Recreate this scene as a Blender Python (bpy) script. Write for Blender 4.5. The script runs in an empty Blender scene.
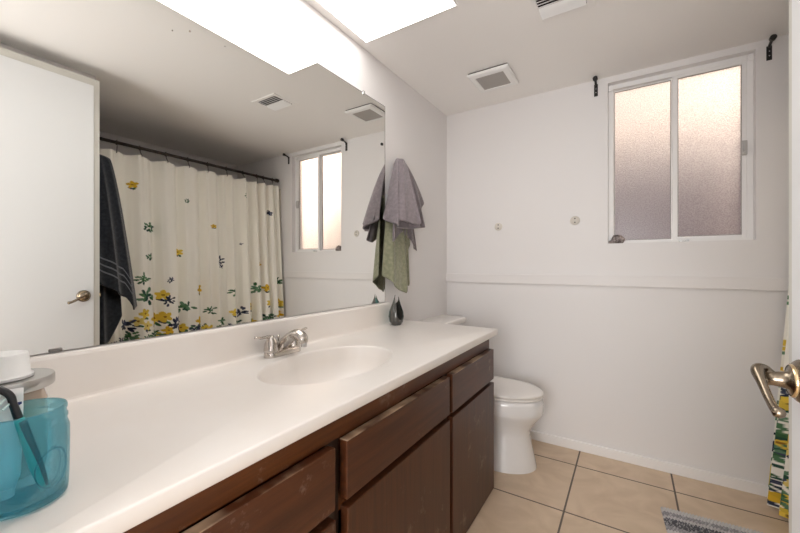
import bpy, bmesh, math, random
import numpy as np
from mathutils import Vector, Matrix
C = bpy.context.scene.collection
SC = bpy.context.scene
PI = math.pi
R = math.radians

# ------------------------------------------------------------------ camera, sky, lights, exposure
cam_d = bpy.data.cameras.new('camera'); cam = bpy.data.objects.new('camera', cam_d); C.objects.link(cam)
cam_d.sensor_width = 36; cam_d.lens = 363.9 / 800 * 36; cam_d.shift_y = -(266.5 - 264.84) / 800
cam_d.clip_start = .02
cam.location = (1.251, 0, 1.2353); cam.rotation_euler = (R(90), 0, R(32.24))
SC.camera = cam
vs = SC.view_settings
vs.view_transform = 'Standard'; vs.look = 'None'; vs.gamma = 1; vs.use_curve_mapping = False
vs.exposure = 0.42
SC.cycles.use_denoising = True
SC.cycles.max_bounces = 14; SC.cycles.diffuse_bounces = 8; SC.cycles.glossy_bounces = 6
SC.cycles.transmission_bounces = 10; SC.cycles.transparent_max_bounces = 16
SC.cycles.caustics_reflective = False; SC.cycles.caustics_refractive = True
SC.cycles.sample_clamp_indirect = 4

PANEL_E = 4.0          # ceiling light lens
SKY_E = 1.15
HALL_W = 46.0

wd = bpy.data.worlds.new('sky'); SC.world = wd; wd.use_nodes = True
nt = wd.node_tree; nt.nodes.clear()
o_ = nt.nodes.new('ShaderNodeOutputWorld'); bg = nt.nodes.new('ShaderNodeBackground')
tc = nt.nodes.new('ShaderNodeTexCoord'); sx = nt.nodes.new('ShaderNodeSeparateXYZ'); rp = nt.nodes.new('ShaderNodeValToRGB')
nt.links.new(tc.outputs['Generated'], sx.inputs[0]); nt.links.new(sx.outputs['Z'], rp.inputs[0])
el = rp.color_ramp.elements
el[0].position = 0.0; el[0].color = (.95, .72, .62, 1)
el[1].position = 1.0; el[1].color = (.62, .72, .95, 1)
e = el.new(.22); e.color = (1.0, .74, .55, 1)
e = el.new(.45); e.color = (1.0, .84, .69, 1)
nt.links.new(rp.outputs[0], bg.inputs[0])
dt = nt.nodes.new('ShaderNodeVectorMath'); dt.operation = 'DOT_PRODUCT'; dt.inputs[1].default_value = Vector((.82, .55, .18)).normalized()   # glow round the low sun
nt.links.new(tc.outputs['Generated'], dt.inputs[0])
gm = nt.nodes.new('ShaderNodeMapRange'); gm.inputs[1].default_value = .70; gm.inputs[2].default_value = 1.0; gm.inputs[3].default_value = SKY_E; gm.inputs[4].default_value = SKY_E*5
nt.links.new(dt.outputs['Value'], gm.inputs[0]); nt.links.new(gm.outputs[0], bg.inputs[1])
nt.links.new(bg.outputs[0], o_.inputs[0])

sun_d = bpy.data.lights.new('evening_sun', 'SUN'); sun_d.energy = 2.0; sun_d.color = (1, .85, .7); sun_d.angle = R(8)
sun = bpy.data.objects.new('evening_sun', sun_d); C.objects.link(sun)
sun.rotation_euler = Vector((-.8, -.75, -.42)).to_track_quat('-Z', 'Y').to_euler()

hl = bpy.data.lights.new('hall_fill', 'AREA'); hl.energy = HALL_W; hl.shape = 'RECTANGLE'; hl.size = 1.1; hl.size_y = 1.5; hl.color = (.985, .99, 1)  # fill light added behind the camera, no known source there
hlo = bpy.data.objects.new('hall_fill', hl); C.objects.link(hlo); hlo.location = (1.10, -1.25, 1.30); hlo.rotation_euler = (R(104), 0, 0)

# ------------------------------------------------------------------ helpers
def s2l(r, g, b):
    f = lambda c: (c/255/12.92) if c/255 <= .04045 else ((c/255+.055)/1.055)**2.4
    return (f(r), f(g), f(b))

def mat(name, col, rough=.5, metal=0, bump=None, bscale=200, spec=.5, coat=0, var=None, vscale=3, emit=None):
    m = bpy.data.materials.new(name); m.use_nodes = True
    n = m.node_tree; p = n.nodes['Principled BSDF']
    p.inputs['Base Color'].default_value = (*col, 1); p.inputs['Roughness'].default_value = rough
    p.inputs['Metallic'].default_value = metal; p.inputs['Specular IOR Level'].default_value = spec
    p.inputs['Coat Weight'].default_value = coat; p.inputs['Coat Roughness'].default_value = .1
    t = n.nodes.new('ShaderNodeTexCoord')
    if var:
        nz = n.nodes.new('ShaderNodeTexNoise'); nz.inputs['Scale'].default_value = vscale; nz.inputs['Detail'].default_value = 5
        n.links.new(t.outputs['Object'], nz.inputs['Vector'])
        mx = n.nodes.new('ShaderNodeMix'); mx.data_type = 'RGBA'
        mx.inputs[6].default_value = (*col, 1); mx.inputs[7].default_value = (*var, 1)
        cr = n.nodes.new('ShaderNodeValToRGB'); cr.color_ramp.elements[0].position = .4; cr.color_ramp.elements[1].position = .65
        n.links.new(nz.outputs[0], cr.inputs[0]); n.links.new(cr.outputs[0], mx.inputs[0]); n.links.new(mx.outputs[2], p.inputs['Base Color'])
    if bump:
        nz = n.nodes.new('ShaderNodeTexNoise'); nz.inputs['Scale'].default_value = bscale; nz.inputs['Detail'].default_value = 3
        n.links.new(t.outputs['Object'], nz.inputs['Vector'])
        b = n.nodes.new('ShaderNodeBump'); b.inputs['Strength'].default_value = bump; b.inputs['Distance'].default_value = .002
        n.links.new(nz.outputs[0], b.inputs['Height']); n.links.new(b.outputs[0], p.inputs['Normal'])
    if emit:
        p.inputs['Emission Color'].default_value = (*col, 1); p.inputs['Emission Strength'].default_value = emit
    return m

def box(bm, x0, x1, y0, y1, z0, z1):
    v = [bm.verts.new((x, y, z)) for z in (z0, z1) for (x, y) in ((x0, y0), (x1, y0), (x1, y1), (x0, y1))]
    for f in ((3, 2, 1, 0), (4, 5, 6, 7), (0, 1, 5, 4), (1, 2, 6, 5), (2, 3, 7, 6), (3, 0, 4, 7)):
        bm.faces.new([v[i] for i in f])
    return bm

def obj(name, bm, m, parent=None, bevel=0, smooth=False, seg=2, subd=0, solid=0, norm=True):
    me = bpy.data.meshes.new(name)
    if norm: bmesh.ops.recalc_face_normals(bm, faces=bm.faces)
    bm.to_mesh(me); bm.free()
    for k in (m if isinstance(m, list) else [m]): me.materials.append(k)
    o = bpy.data.objects.new(name, me); C.objects.link(o)
    if smooth:
        for p in me.polygons: p.use_smooth = True
    if solid:
        md = o.modifiers.new('solid', 'SOLIDIFY'); md.thickness = solid; md.offset = 0
    if subd:
        md = o.modifiers.new('subd', 'SUBSURF'); md.levels = subd; md.render_levels = subd
    if bevel:
        md = o.modifiers.new('bevel', 'BEVEL'); md.width = bevel; md.segments = seg; md.limit_method = 'ANGLE'; md.angle_limit = R(40)
        md.harden_normals = False
    if parent:
        o.parent = parent
        o.matrix_parent_inverse = Matrix.Translation(-parent.location) if parent.type == 'EMPTY' else Matrix.Identity(4)
    return o

def B(name, x0, x1, y0, y1, z0, z1, m, parent=None, bevel=0):
    return obj(name, box(bmesh.new(), x0, x1, y0, y1, z0, z1), m, parent, bevel)

def thing(name, label, cat, loc, group=None):
    o = bpy.data.objects.new(name, None); C.objects.link(o); o.location = loc; o.empty_display_size = .05
    return tag(o, label, cat, group)

def tag(o, label, cat, group=None):
    o['label'] = label; o['category'] = cat
    if group: o['group'] = group
    return o

def struct(o):
    o['kind'] = 'structure'; return o

def ring(bm, pts):
    return [bm.verts.new(p) for p in pts]

def bridge(bm, a, b, closed=True):
    n = len(a)
    for i in range(n if closed else n-1):
        bm.faces.new((a[i], a[(i+1) % n], b[(i+1) % n], b[i]))

def loft(bm, rings, cap0=True, cap1=True):
    rs = [ring(bm, r) for r in rings]
    for a, b in zip(rs, rs[1:]): bridge(bm, a, b)
    if cap0: bm.faces.new(rs[0])
    if cap1: bm.faces.new(rs[-1])
    return rs

def lathe(bm, prof, c=(0, 0, 0), seg=32, axis='z', cap0=True, cap1=True):
    rings = []
    for r, h in prof:
        pts = []
        for k in range(seg):
            a = 2*PI*k/seg; x, y = r*math.cos(a), r*math.sin(a)
            if axis == 'z': p = (x, y, h)
            elif axis == 'x': p = (h, x, y)
            else: p = (x, h, y)
            pts.append((c[0]+p[0], c[1]+p[1], c[2]+p[2]))
        rings.append(pts)
    loft(bm, rings, cap0, cap1); return bm

def spline(pts, n):
    pts = [Vector(p) for p in pts]; out = []
    P = [2*pts[0]-pts[1]] + pts + [2*pts[-1]-pts[-2]]
    for i in range(1, len(P)-2):
        for k in range(n):
            t = k/n; a, b, c, d = P[i-1], P[i], P[i+1], P[i+2]
            out.append(.5*((2*b)+(c-a)*t+(2*a-5*b+4*c-d)*t*t+(3*b-a-3*c+d)*t**3))
    out.append(pts[-1]); return out

def tube(bm, pts, rad, seg=14, flat=1.0, up=Vector((0, 0, 1)), cap=True):
    """sweep an ellipse along pts; rad is one radius or one per point; flat squeezes along `up`"""
    pts = [Vector(p) for p in pts]; n = len(pts)
    rad = [rad]*n if not hasattr(rad, '__len__') else list(rad)
    if len(rad) != n: rad = list(np.interp(np.linspace(0, 1, n), np.linspace(0, 1, len(rad)), rad))
    rings = []
    for i, p in enumerate(pts):
        t = (pts[min(i+1, n-1)]-pts[max(i-1, 0)]).normalized()
        u = up - t*up.dot(t)
        if u.length < 1e-3: u = Vector((1, 0, 0)) - t*t.x
        u.normalize(); s = t.cross(u)
        rings.append([p + s*rad[i]*math.cos(2*PI*k/seg) + u*rad[i]*flat*math.sin(2*PI*k/seg) for k in range(seg)])
    loft(bm, rings, cap, cap); return bm

# ------------------------------------------------------------------ materials
M_wall = mat('wall_paint', (.79, .772, .768), .55, bump=.12, bscale=140)
M_ceil = mat('ceiling_paint', (.90, .88, .86), .7, bump=.15, bscale=120)
M_trim = mat('trim_paint', (.86, .845, .84), .4)
M_rail = mat('rail_paint', (.785, .762, .755), .5)
M_door = mat('door_paint', (.79, .805, .815), .4)
M_band = mat('door_band_paint', (.62, .61, .56), .45)
M_top = mat('cultured_marble', (.84, .805, .77), .34, var=(.82, .775, .73), vscale=4, coat=.12)
M_porc = mat('porcelain', (.80, .79, .79), .12, coat=.5)
M_seat = mat('seat_plastic', (.84, .81, .78), .22)
M_chrome = mat('brushed_nickel', (.62, .58, .54), .16, 1)
M_steel = mat('steel', (.62, .62, .62), .25, 1)
M_brass = mat('antique_brass', (.25, .205, .155), .24, 1)
M_brass2 = mat('bright_brass', (.75, .58, .35), .2, 1)
M_black = mat('black_iron', (.02, .018, .017), .4, .3)
M_bronze = mat('dark_bronze', (.045, .032, .026), .4, .6)
M_alu = mat('white_aluminium', (.87, .865, .86), .4)
M_dark = mat('dark_cavity', (.03, .02, .02), .9)
M_grey = mat('grey_mesh', (.42, .40, .38), .8, bump=.8, bscale=500)
M_hallwall = mat('hall_paint', (.75, .72, .70), .6)
M_white_p = mat('white_plastic', (.88, .88, .87), .35)
M_screw = mat('screw_metal', (.20, .16, .13), .4, .8)

def wood(name, a, b, axis):
    m = bpy.data.materials.new(name); m.use_nodes = True; n = m.node_tree; p = n.nodes['Principled BSDF']
    t = n.nodes.new('ShaderNodeTexCoord'); mp = n.nodes.new('ShaderNodeMapping')
    mp.inputs['Scale'].default_value = {'y': (30, 1.6, 30), 'z': (30, 30, 1.6)}[axis]
    nz = n.nodes.new('ShaderNodeTexNoise'); nz.inputs['Scale'].default_value = 1.6; nz.inputs['Detail'].default_value = 7; nz.inputs['Roughness'].default_value = .62
    cr = n.nodes.new('ShaderNodeValToRGB'); cr.color_ramp.elements[0].color = (*a, 1); cr.color_ramp.elements[1].color = (*b, 1)
    cr.color_ramp.elements[0].position = .35; cr.color_ramp.elements[1].position = .7
    n.links.new(t.outputs['Object'], mp.inputs[0]); n.links.new(mp.outputs[0], nz.inputs['Vector']); n.links.new(nz.outputs[0], cr.inputs[0])
    # broad worn / faded patches and small pale scuffs
    n2 = n.nodes.new('ShaderNodeTexNoise'); n2.inputs['Scale'].default_value = 7; n2.inputs['Detail'].default_value = 6; n2.inputs['Roughness'].default_value = .75
    c2 = n.nodes.new('ShaderNodeValToRGB'); c2.color_ramp.elements[0].position = .60; c2.color_ramp.elements[1].position = .74
    n.links.new(t.outputs['Object'], n2.inputs['Vector']); n.links.new(n2.outputs[0], c2.inputs[0])
    mx = n.nodes.new('ShaderNodeMix'); mx.data_type = 'RGBA'; mx.inputs[7].default_value = (.34, .25, .20, 1)
    ml = n.nodes.new('ShaderNodeMath'); ml.operation = 'MULTIPLY'; ml.inputs[1].default_value = .55
    n.links.new(c2.outputs[0], ml.inputs[0]); n.links.new(ml.outputs[0], mx.inputs[0]); n.links.new(cr.outputs[0], mx.inputs[6])
    last = mx.outputs[2]
    if axis == 'y':      # uneven pale tan line along the upper drawer edges
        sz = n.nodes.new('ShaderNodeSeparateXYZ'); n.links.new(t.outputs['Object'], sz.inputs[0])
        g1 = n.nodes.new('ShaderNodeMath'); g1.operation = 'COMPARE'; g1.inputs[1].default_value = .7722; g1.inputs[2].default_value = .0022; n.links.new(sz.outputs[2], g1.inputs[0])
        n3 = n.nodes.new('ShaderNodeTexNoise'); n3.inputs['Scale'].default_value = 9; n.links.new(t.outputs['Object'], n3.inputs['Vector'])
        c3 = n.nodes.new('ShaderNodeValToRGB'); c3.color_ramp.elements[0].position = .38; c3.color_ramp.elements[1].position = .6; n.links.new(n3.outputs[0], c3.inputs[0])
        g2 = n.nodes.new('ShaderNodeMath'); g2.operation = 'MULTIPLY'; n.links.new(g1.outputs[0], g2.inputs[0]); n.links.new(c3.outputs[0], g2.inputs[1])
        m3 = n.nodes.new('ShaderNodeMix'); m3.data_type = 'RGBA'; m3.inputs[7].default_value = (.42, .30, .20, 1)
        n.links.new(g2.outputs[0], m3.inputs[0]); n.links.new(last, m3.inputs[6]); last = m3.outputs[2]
    n.links.new(last, p.inputs['Base Color'])
    p.inputs['Roughness'].default_value = .38; p.inputs['Specular IOR Level'].default_value = .45
    b_ = n.nodes.new('ShaderNodeBump'); b_.inputs['Strength'].default_value = .15; b_.inputs['Distance'].default_value = .001
    n.links.new(nz.outputs[0], b_.inputs['Height']); n.links.new(b_.outputs[0], p.inputs['Normal'])
    return m
WA, WB = (.044, .0125, .004), (.088, .027, .0085)
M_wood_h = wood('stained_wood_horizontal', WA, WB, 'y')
M_wood_v = wood('stained_wood_vertical', WA, WB, 'z')
M_wood_f = wood('stained_wood_frame', (.060, .017, .004), (.125, .038, .008), 'y')

def tile_mat():
    m = bpy.data.materials.new('floor_tile'); m.use_nodes = True; n = m.node_tree; p = n.nodes['Principled BSDF']
    t = n.nodes.new('ShaderNodeTexCoord'); s = n.nodes.new('ShaderNodeSeparateXYZ'); n.links.new(t.outputs['Object'], s.inputs[0])
    def mth(op, a, b=None):
        k = n.nodes.new('ShaderNodeMath'); k.operation = op
        for i, v in enumerate((a, b)):
            if v is None: continue
            if isinstance(v, (int, float)): k.inputs[i].default_value = v
            else: n.links.new(v, k.inputs[i])
        return k.outputs[0]
    def line(o, off, per, half):
        f = mth('FRACT', mth('DIVIDE', mth('SUBTRACT', o, off-10*per), per))
        d = mth('MULTIPLY', mth('ABSOLUTE', mth('SUBTRACT', mth('FRACT', mth('ADD', f, .5)), .5)), per)
        return mth('LESS_THAN', d, half)
    g = mth('MAXIMUM', line(s.outputs[0], .973, .4865, .0045), line(s.outputs[1], 1.980, .494, .0045))
    nz = n.nodes.new('ShaderNodeTexNoise'); nz.inputs['Scale'].default_value = 5; nz.inputs['Detail'].default_value = 8; nz.inputs['Distortion'].default_value = 1.5
    n.links.new(t.outputs['Object'], nz.inputs['Vector'])
    cr = n.nodes.new('ShaderNodeValToRGB'); cr.color_ramp.elements[0].position = .35; cr.color_ramp.elements[1].position = .7
    cr.color_ramp.elements[0].color = (.60, .455, .315, 1); cr.color_ramp.elements[1].color = (.70, .55, .40, 1)
    n.links.new(nz.outputs[0], cr.inputs[0])
    mx = n.nodes.new('ShaderNodeMix'); mx.data_type = 'RGBA'; mx.inputs[7].default_value = (.15, .12, .10, 1)
    n.links.new(g, mx.inputs[0]); n.links.new(cr.outputs[0], mx.inputs[6]); n.links.new(mx.outputs[2], p.inputs['Base Color'])
    rr = n.nodes.new('ShaderNodeMapRange'); rr.inputs[3].default_value = .32; rr.inputs[4].default_value = .9
    n.links.new(g, rr.inputs[0]); n.links.new(rr.outputs[0], p.inputs['Roughness'])
    b_ = n.nodes.new('ShaderNodeBump'); b_.invert = True; b_.inputs['Distance'].default_value = .002; b_.inputs['Strength'].default_value = .6
    n.links.new(g, b_.inputs['Height']); n.links.new(b_.outputs[0], p.inputs['Normal'])
    return m
M_tile = tile_mat()

def mirror_mat():
    m = bpy.data.materials.new('mirror_silver'); m.use_nodes = True; n = m.node_tree; p = n.nodes['Principled BSDF']
    p.inputs['Base Color'].default_value = (.91, .91, .88, 1); p.inputs['Metallic'].default_value = 1; p.inputs['Roughness'].default_value = 0
    return m
M_mirror = mirror_mat()

def frosted():
    m = bpy.data.materials.new('frosted_glass'); m.use_nodes = True; n = m.node_tree; n.nodes.clear()
    o = n.nodes.new('ShaderNodeOutputMaterial'); g = n.nodes.new('ShaderNodeBsdfRefraction'); g.inputs['Roughness'].default_value = .42; g.inputs['IOR'].default_value = 1.25
    tn_ = n.nodes.new('ShaderNodeTexCoord'); nn = n.nodes.new('ShaderNodeTexNoise'); nn.inputs['Scale'].default_value = 150; nn.inputs['Detail'].default_value = 3
    cc = n.nodes.new('ShaderNodeValToRGB'); cc.color_ramp.elements[0].position = .36; cc.color_ramp.elements[1].position = .62; cc.color_ramp.elements[0].color = (.80, .78, .80, 1)
    n.links.new(tn_.outputs['Object'], nn.inputs['Vector']); n.links.new(nn.outputs[0], cc.inputs[0]); n.links.new(cc.outputs[0], g.inputs['Color'])
    gl = n.nodes.new('ShaderNodeBsdfGlossy'); gl.inputs['Roughness'].default_value = .3
    mx = n.nodes.new('ShaderNodeMixShader'); mx.inputs[0].default_value = .05
    t = n.nodes.new('ShaderNodeTexCoord'); v = n.nodes.new('ShaderNodeTexVoronoi'); v.inputs['Scale'].default_value = 260
    b = n.nodes.new('ShaderNodeBump'); b.inputs['Strength'].default_value = .9; b.inputs['Distance'].default_value = .004
    n.links.new(t.outputs['Object'], v.inputs['Vector']); n.links.new(v.outputs['Distance'], b.inputs['Height'])
    n.links.new(b.outputs[0], g.inputs['Normal']); n.links.new(g.outputs[0], mx.inputs[1]); n.links.new(gl.outputs[0], mx.inputs[2]); n.links.new(mx.outputs[0], o.inputs[0])
    return m
M_frost = frosted()

def tinted_glass():
    m = bpy.data.materials.new('aqua_glass'); m.use_nodes = True; n = m.node_tree; n.nodes.clear()
    o = n.nodes.new('ShaderNodeOutputMaterial')
    tr = n.nodes.new('ShaderNodeBsdfTransparent'); tr.inputs[0].default_value = (.755, .95, 1.0, 1)
    gl = n.nodes.new('ShaderNodeBsdfGlossy'); gl.inputs['Roughness'].default_value = .06
    df = n.nodes.new('ShaderNodeBsdfTranslucent'); df.inputs[0].default_value = (.12, .82, 1.0, 1)
    fr = n.nodes.new('ShaderNodeFresnel'); fr.inputs[0].default_value = 1.5
    t = n.nodes.new('ShaderNodeTexCoord'); nz = n.nodes.new('ShaderNodeTexNoise'); nz.inputs['Scale'].default_value = 60; nz.inputs['Detail'].default_value = 4
    b = n.nodes.new('ShaderNodeBump'); b.inputs['Strength'].default_value = .5; b.inputs['Distance'].default_value = .003
    n.links.new(t.outputs['Object'], nz.inputs['Vector']); n.links.new(nz.outputs[0], b.inputs['Height'])
    n.links.new(b.outputs[0], gl.inputs['Normal']); n.links.new(b.outputs[0], fr.inputs['Normal'])
    m1 = n.nodes.new('ShaderNodeMixShader'); m1.inputs[0].default_value = .20
    n.links.new(tr.outputs[0], m1.inputs[1]); n.links.new(df.outputs[0], m1.inputs[2])
    m2 = n.nodes.new('ShaderNodeMixShader'); hf = n.nodes.new('ShaderNodeMath'); hf.operation = 'MULTIPLY'; hf.inputs[1].default_value = .55; n.links.new(fr.outputs[0], hf.inputs[0]); n.links.new(hf.outputs[0], m2.inputs[0]); n.links.new(m1.outputs[0], m2.inputs[1]); n.links.new(gl.outputs[0], m2.inputs[2])
    n.links.new(m2.outputs[0], o.inputs[0]); return m
M_aqua = tinted_glass()

def terry(name, a, b, bands=None):
    """pile fabric; bands = list of (z0, z1, colour) woven stripes across the hem"""
    m = mat(name, a, .95, bump=.9, bscale=420, spec=.1, var=b, vscale=55)
    m.node_tree.nodes['Principled BSDF'].inputs['Sheen Weight'].default_value = .4
    return m
M_mauve = terry('mauve_terry', (.205, .175, .188), (.25, .215, .228))
M_green = terry('sage_terry', (.225, .23, .15), (.30, .30, .205))
M_navy = terry('charcoal_terry', (.017, .020, .026), (.030, .034, .042))
M_navy_stripe = mat('towel_stripe', (.17, .18, .20), .9, bump=.5, bscale=500, spec=.1)

# ------------------------------------------------------------------ the room
H = 2.44; D = 2.69; XR = 2.80; YN = .07
struct(B('floor', -.12, XR+.1, -1.45, D+.15, -.10, 0, M_tile))
struct(B('ceiling', -.12, XR+.1, -1.45, D+.15, H, H+.12, M_ceil))
struct(B('wall_left', -.12, 0, -1.45, D+.15, 0, H, M_wall))
struct(B('wall_right', XR, XR+.1, -1.45, D+.15, 0, H, M_wall))
bm = bmesh.new()
WX0, WX1, WZ0, WZ1 = 1.134, 1.829, 1.372, 2.402
box(bm, 0, WX0, D, D+.15, 0, H); box(bm, WX1, XR, D, D+.15, 0, H)
box(bm, WX0, WX1, D, D+.15, 0, WZ0); box(bm, WX0, WX1, D, D+.15, WZ1, H)
struct(obj('wall_far', bm, M_wall))
bm = bmesh.new()      # wall around the doorway the picture is taken from
box(bm, 0, .66, -.05, YN, 0, H); box(bm, 1.53, XR, -.05, YN, 0, H); box(bm, .66, 1.53, -.05, YN, 2.385, H)
struct(obj('wall_near', bm, M_wall))
struct(B('wall_partition', 1.645, XR, YN, .93, 0, H, M_wall, bevel=.004))
struct(B('wall_hall', 0, XR, -1.45, -1.35, 0, H, M_hallwall))
struct(B('baseboard_far', 0, 2.02, D-.016, D, 0, .062, M_trim, bevel=.004))
bm = bmesh.new(); box(bm, 0, 2.0, D-.018, D, 1.100, 1.166)
struct(obj('trim_1', bm, M_rail, bevel=.002))
struct(B('trim_2', 2.005, XR, D-.012, D, 0, 2.07, mat('surround_panel', (.62, .57, .50), .3), bevel=.003))

# window
win = bpy.data.objects.new('window_1', None); C.objects.link(win); win.location = (1.48, D+.05, WZ0); struct(win)
bm = bmesh.new(); yf0, yf1 = D+.045, D+.11
for (a, b, c, d) in ((WX0, WX0+.028, WZ0, WZ1), (WX1-.028, WX1, WZ0, WZ1), (WX0+.028, WX1-.028, WZ0, WZ0+.014), (WX0+.028, WX1-.028, WZ1-.030, WZ1)):
    box(bm, a, b, yf0, yf1, c, d)
obj('window_frame', bm, M_alu, win, bevel=.002)
bm = bmesh.new(); gx0, gx1 = WX0+.033, 1.466
box(bm, WX0+.028, gx0, D+.075, D+.095, WZ0+.014, WZ1-.03); box(bm, gx1, 1.484, D+.072, D+.097, WZ0+.014, WZ1-.03)
box(bm, gx0, gx1, D+.075, D+.095, WZ0+.014, WZ0+.022); box(bm, gx0, gx1, D+.075, D+.095, WZ1-.036, WZ1-.03)
fs = obj('fixed_sash', bm, M_alu, win, bevel=.0015)
B('pane', gx0, gx1, D+.083, D+.087, WZ0+.022, WZ1-.036, M_frost, fs)
bm = bmesh.new(); hx0, hx1 = 1.496, 1.782
box(bm, 1.470, hx0, D+.048, D+.072, WZ0+.014, WZ1-.03); box(bm, hx1, WX1-.028, D+.048, D+.072, WZ0+.014, WZ1-.03)
box(bm, hx0, hx1, D+.048, D+.072, WZ0+.014, WZ0+.032); box(bm, hx0, hx1, D+.048, D+.072, WZ1-.045, WZ1-.03)
ss = obj('sliding_sash', bm, M_alu, win, bevel=.0015)
def dark_gap(x0, x1, z0, z1, y, par):
    bm = bmesh.new(); w = .0035
    box(bm, x0, x0+w, y-.003, y, z0, z1); box(bm, x1-w, x1, y-.003, y, z0, z1); box(bm, x0+w, x1-w, y-.003, y, z0, z0+w); box(bm, x0+w, x1-w, y-.003, y, z1-w, z1)
    obj('dark_gap', bm, M_gask, par)
M_gask = mat('grey_gasket', (.33, .31, .30), .6)
dark_gap(gx0, gx1, WZ0+.022, WZ1-.036, D+.083, fs)
dark_gap(hx0, hx1, WZ0+.032, WZ1-.045, D+.058, ss)
B('pane', hx0, hx1, D+.058, D+.062, WZ0+.032, WZ1-.045, M_frost, ss)
bm = bmesh.new(); box(bm, hx1-.004, hx1+.020, D+.030, D+.048, 1.845, 1.925); box(bm, hx1+.002, hx1+.012, D+.018, D+.030, 1.86, 1.91)
obj('window_latch', bm, mat('latch_grey', (.55, .54, .53), .4), ss, bevel=.003)
B('sill_catch', 1.50, 1.55, D+.036, D+.048, WZ0+.001, WZ0+.010, M_steel, win, bevel=.002)
for x in (WX0+.014, WX1-.014):
    B('corner_block', x-.013, x+.013, D+.030, D+.045, WZ1-.040, WZ1-.004, M_alu, win, bevel=.004)

# outside, seen only through the frosted panes
M_block = mat('block_wall', (.21, .185, .20), .9, bump=.5, bscale=30)
struct(B('ground', -6, 12, D+.15, 14, -.2, -.1, mat('dry_ground', (.42, .36, .30), .95)))
struct(B('wall_outside', -1.5, 2.62, 4.20, 4.40, -.1, 2.36, M_block))
struct(B('wall_yard', -6, 12, 6.6, 6.8, -.1, 1.95, M_block))

# door, standing open into the room
DX = 1.481
door = bpy.data.objects.new('door_1', None); C.objects.link(door); door.location = (DX, .10, 0); struct(door)
ye = .897
B('door_slab', DX+.004, DX+.038, .092, ye, .012, 2.352, M_band, door, bevel=.002)
B('door_face_panel', DX, DX+.0035, .115, ye-.030, .04, 2.310, M_door, door, bevel=.001)
for z in (.25, 1.2, 2.1):
    obj('hinge', lathe(bmesh.new(), [(.006, z), (.006, z+.09)], (DX+.045, .088, 0), 12), M_steel, door)
hy, hz = .818, 1.052
lev = obj('lever_handle', lathe(bmesh.new(), [(.034, 0), (.034, -.004), (.030, -.009), (.026, -.010), (.024, -.015), (.014, -.017), (.0115, -.030), (.0105, -.048)], (DX, hy, hz), 32, 'x'), M_brass, door, smooth=True)
obj('rosette_ring', lathe(bmesh.new(), [(.0255, -.0102), (.0265, -.013), (.0240, -.0155)], (DX, hy, hz), 32, 'x', False, False), M_brass2, lev, smooth=True)
lx = DX-.052
lp = spline([(lx+.018, hy+.002, hz+.003), (lx+.006, hy+.004, hz+.010), (lx-.001, hy-.006, hz+.010), (lx-.001, hy-.025, hz-.001), (lx+.001, hy-.050, hz-.019), (lx+.003, hy-.070, hz-.029), (lx+.006, hy-.080, hz-.030)], 8)
obj('lever_arm', tube(bmesh.new(), lp, [.007, .0095, .0100, .0078, .006, .0055, .006, .005], 16, 1.15), M_brass, lev, smooth=True)
obj('lever_tip', lathe(bmesh.new(), [(.001, .008), (.006, .006), (.0085, 0), (.006, -.006), (.001, -.008)], (lx+.005, hy-.078, hz-.031), 16, 'x'), M_brass, lev, smooth=True)
B('latch_bolt', DX+.012, DX+.028, ye, ye+.008, hz-.01, hz+.01, M_brass2, door, bevel=.002)
for (a, b) in ((.645, .66), (1.53, 1.545)): pass
bm = bmesh.new(); box(bm, .66, .672, -.06, YN+.012, 0, 2.385); box(bm, 1.522, 1.53, -.06, .06, 0, 2.385); box(bm, .672, 1.522, -.06, .06, 2.372, 2.385)
struct(obj('trim_3', bm, M_trim, bevel=.002))

# ------------------------------------------------------------------ ceiling fittings
lt = thing('ceiling_light', 'large rectangular white ceiling light panel above the mirror wall', 'light', (.32, .95, H))
lx0, lx1, ly0, ly1 = .050, .572, .33, 1.562
bm = bmesh.new(); t_ = .008
for q in ((lx0-t_, lx0, ly0-t_, ly1+t_), (lx1, lx1+t_, ly0-t_, ly1+t_), (lx0, lx1, ly0-t_, ly0), (lx0, lx1, ly1, ly1+t_)): box(bm, *q, H-.006, H)
obj('frame', bm, M_ceil, lt)
B('diffuser', lx0, lx1, ly0, ly1, H-.005, H-.001, mat('light_lens', (1.0, .97, .935), .4, emit=PANEL_E), lt)

fan = thing('exhaust_fan', 'square white bathroom fan cover with a grey mesh grille on the ceiling', 'vent', (.51, 2.298, H))
fx0, fx1, fy0, fy1 = .382, .640, 2.168, 2.430
bm = bmesh.new()
def frustum(bm, x0, x1, y0, y1, z0, z1, ins):
    loft(bm, [[(x0, y0, z0), (x1, y0, z0), (x1, y1, z0), (x0, y1, z0)], [(x0+ins, y0+ins, z1), (x1-ins, y0+ins, z1), (x1-ins, y1-ins, z1), (x0+ins, y1-ins, z1)]])
bm2 = bmesh.new()
o1 = [(fx0, fy0), (fx1, fy0), (fx1, fy1), (fx0, fy1)]
def inset(c, k): return [(c[0][0]+k, c[0][1]+k), (c[1][0]-k, c[1][1]+k), (c[2][0]-k, c[2][1]-k), (c[3][0]+k, c[3][1]-k)]
prof = [(0, H-.008), (0, H-.016), (.012, H-.024), (.040, H-.026), (.043, H-.018)]
loft(bm2, [[(x, y, z) for x, y in inset(o1, k)] for k, z in prof], True, False)
obj('cover_frame', bm2, M_white_p, fan, bevel=.001)
B('grille', fx0+.041, fx1-.041, fy0+.041, fy1-.041, H-.022, H-.017, M_grey, fan)
B('dark_gap', fx0+.006, fx1-.006, fy0+.006, fy1-.006, H-.008, H, M_dark, fan)  # dark slab paints in the shadow gap behind the fan cover

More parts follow.
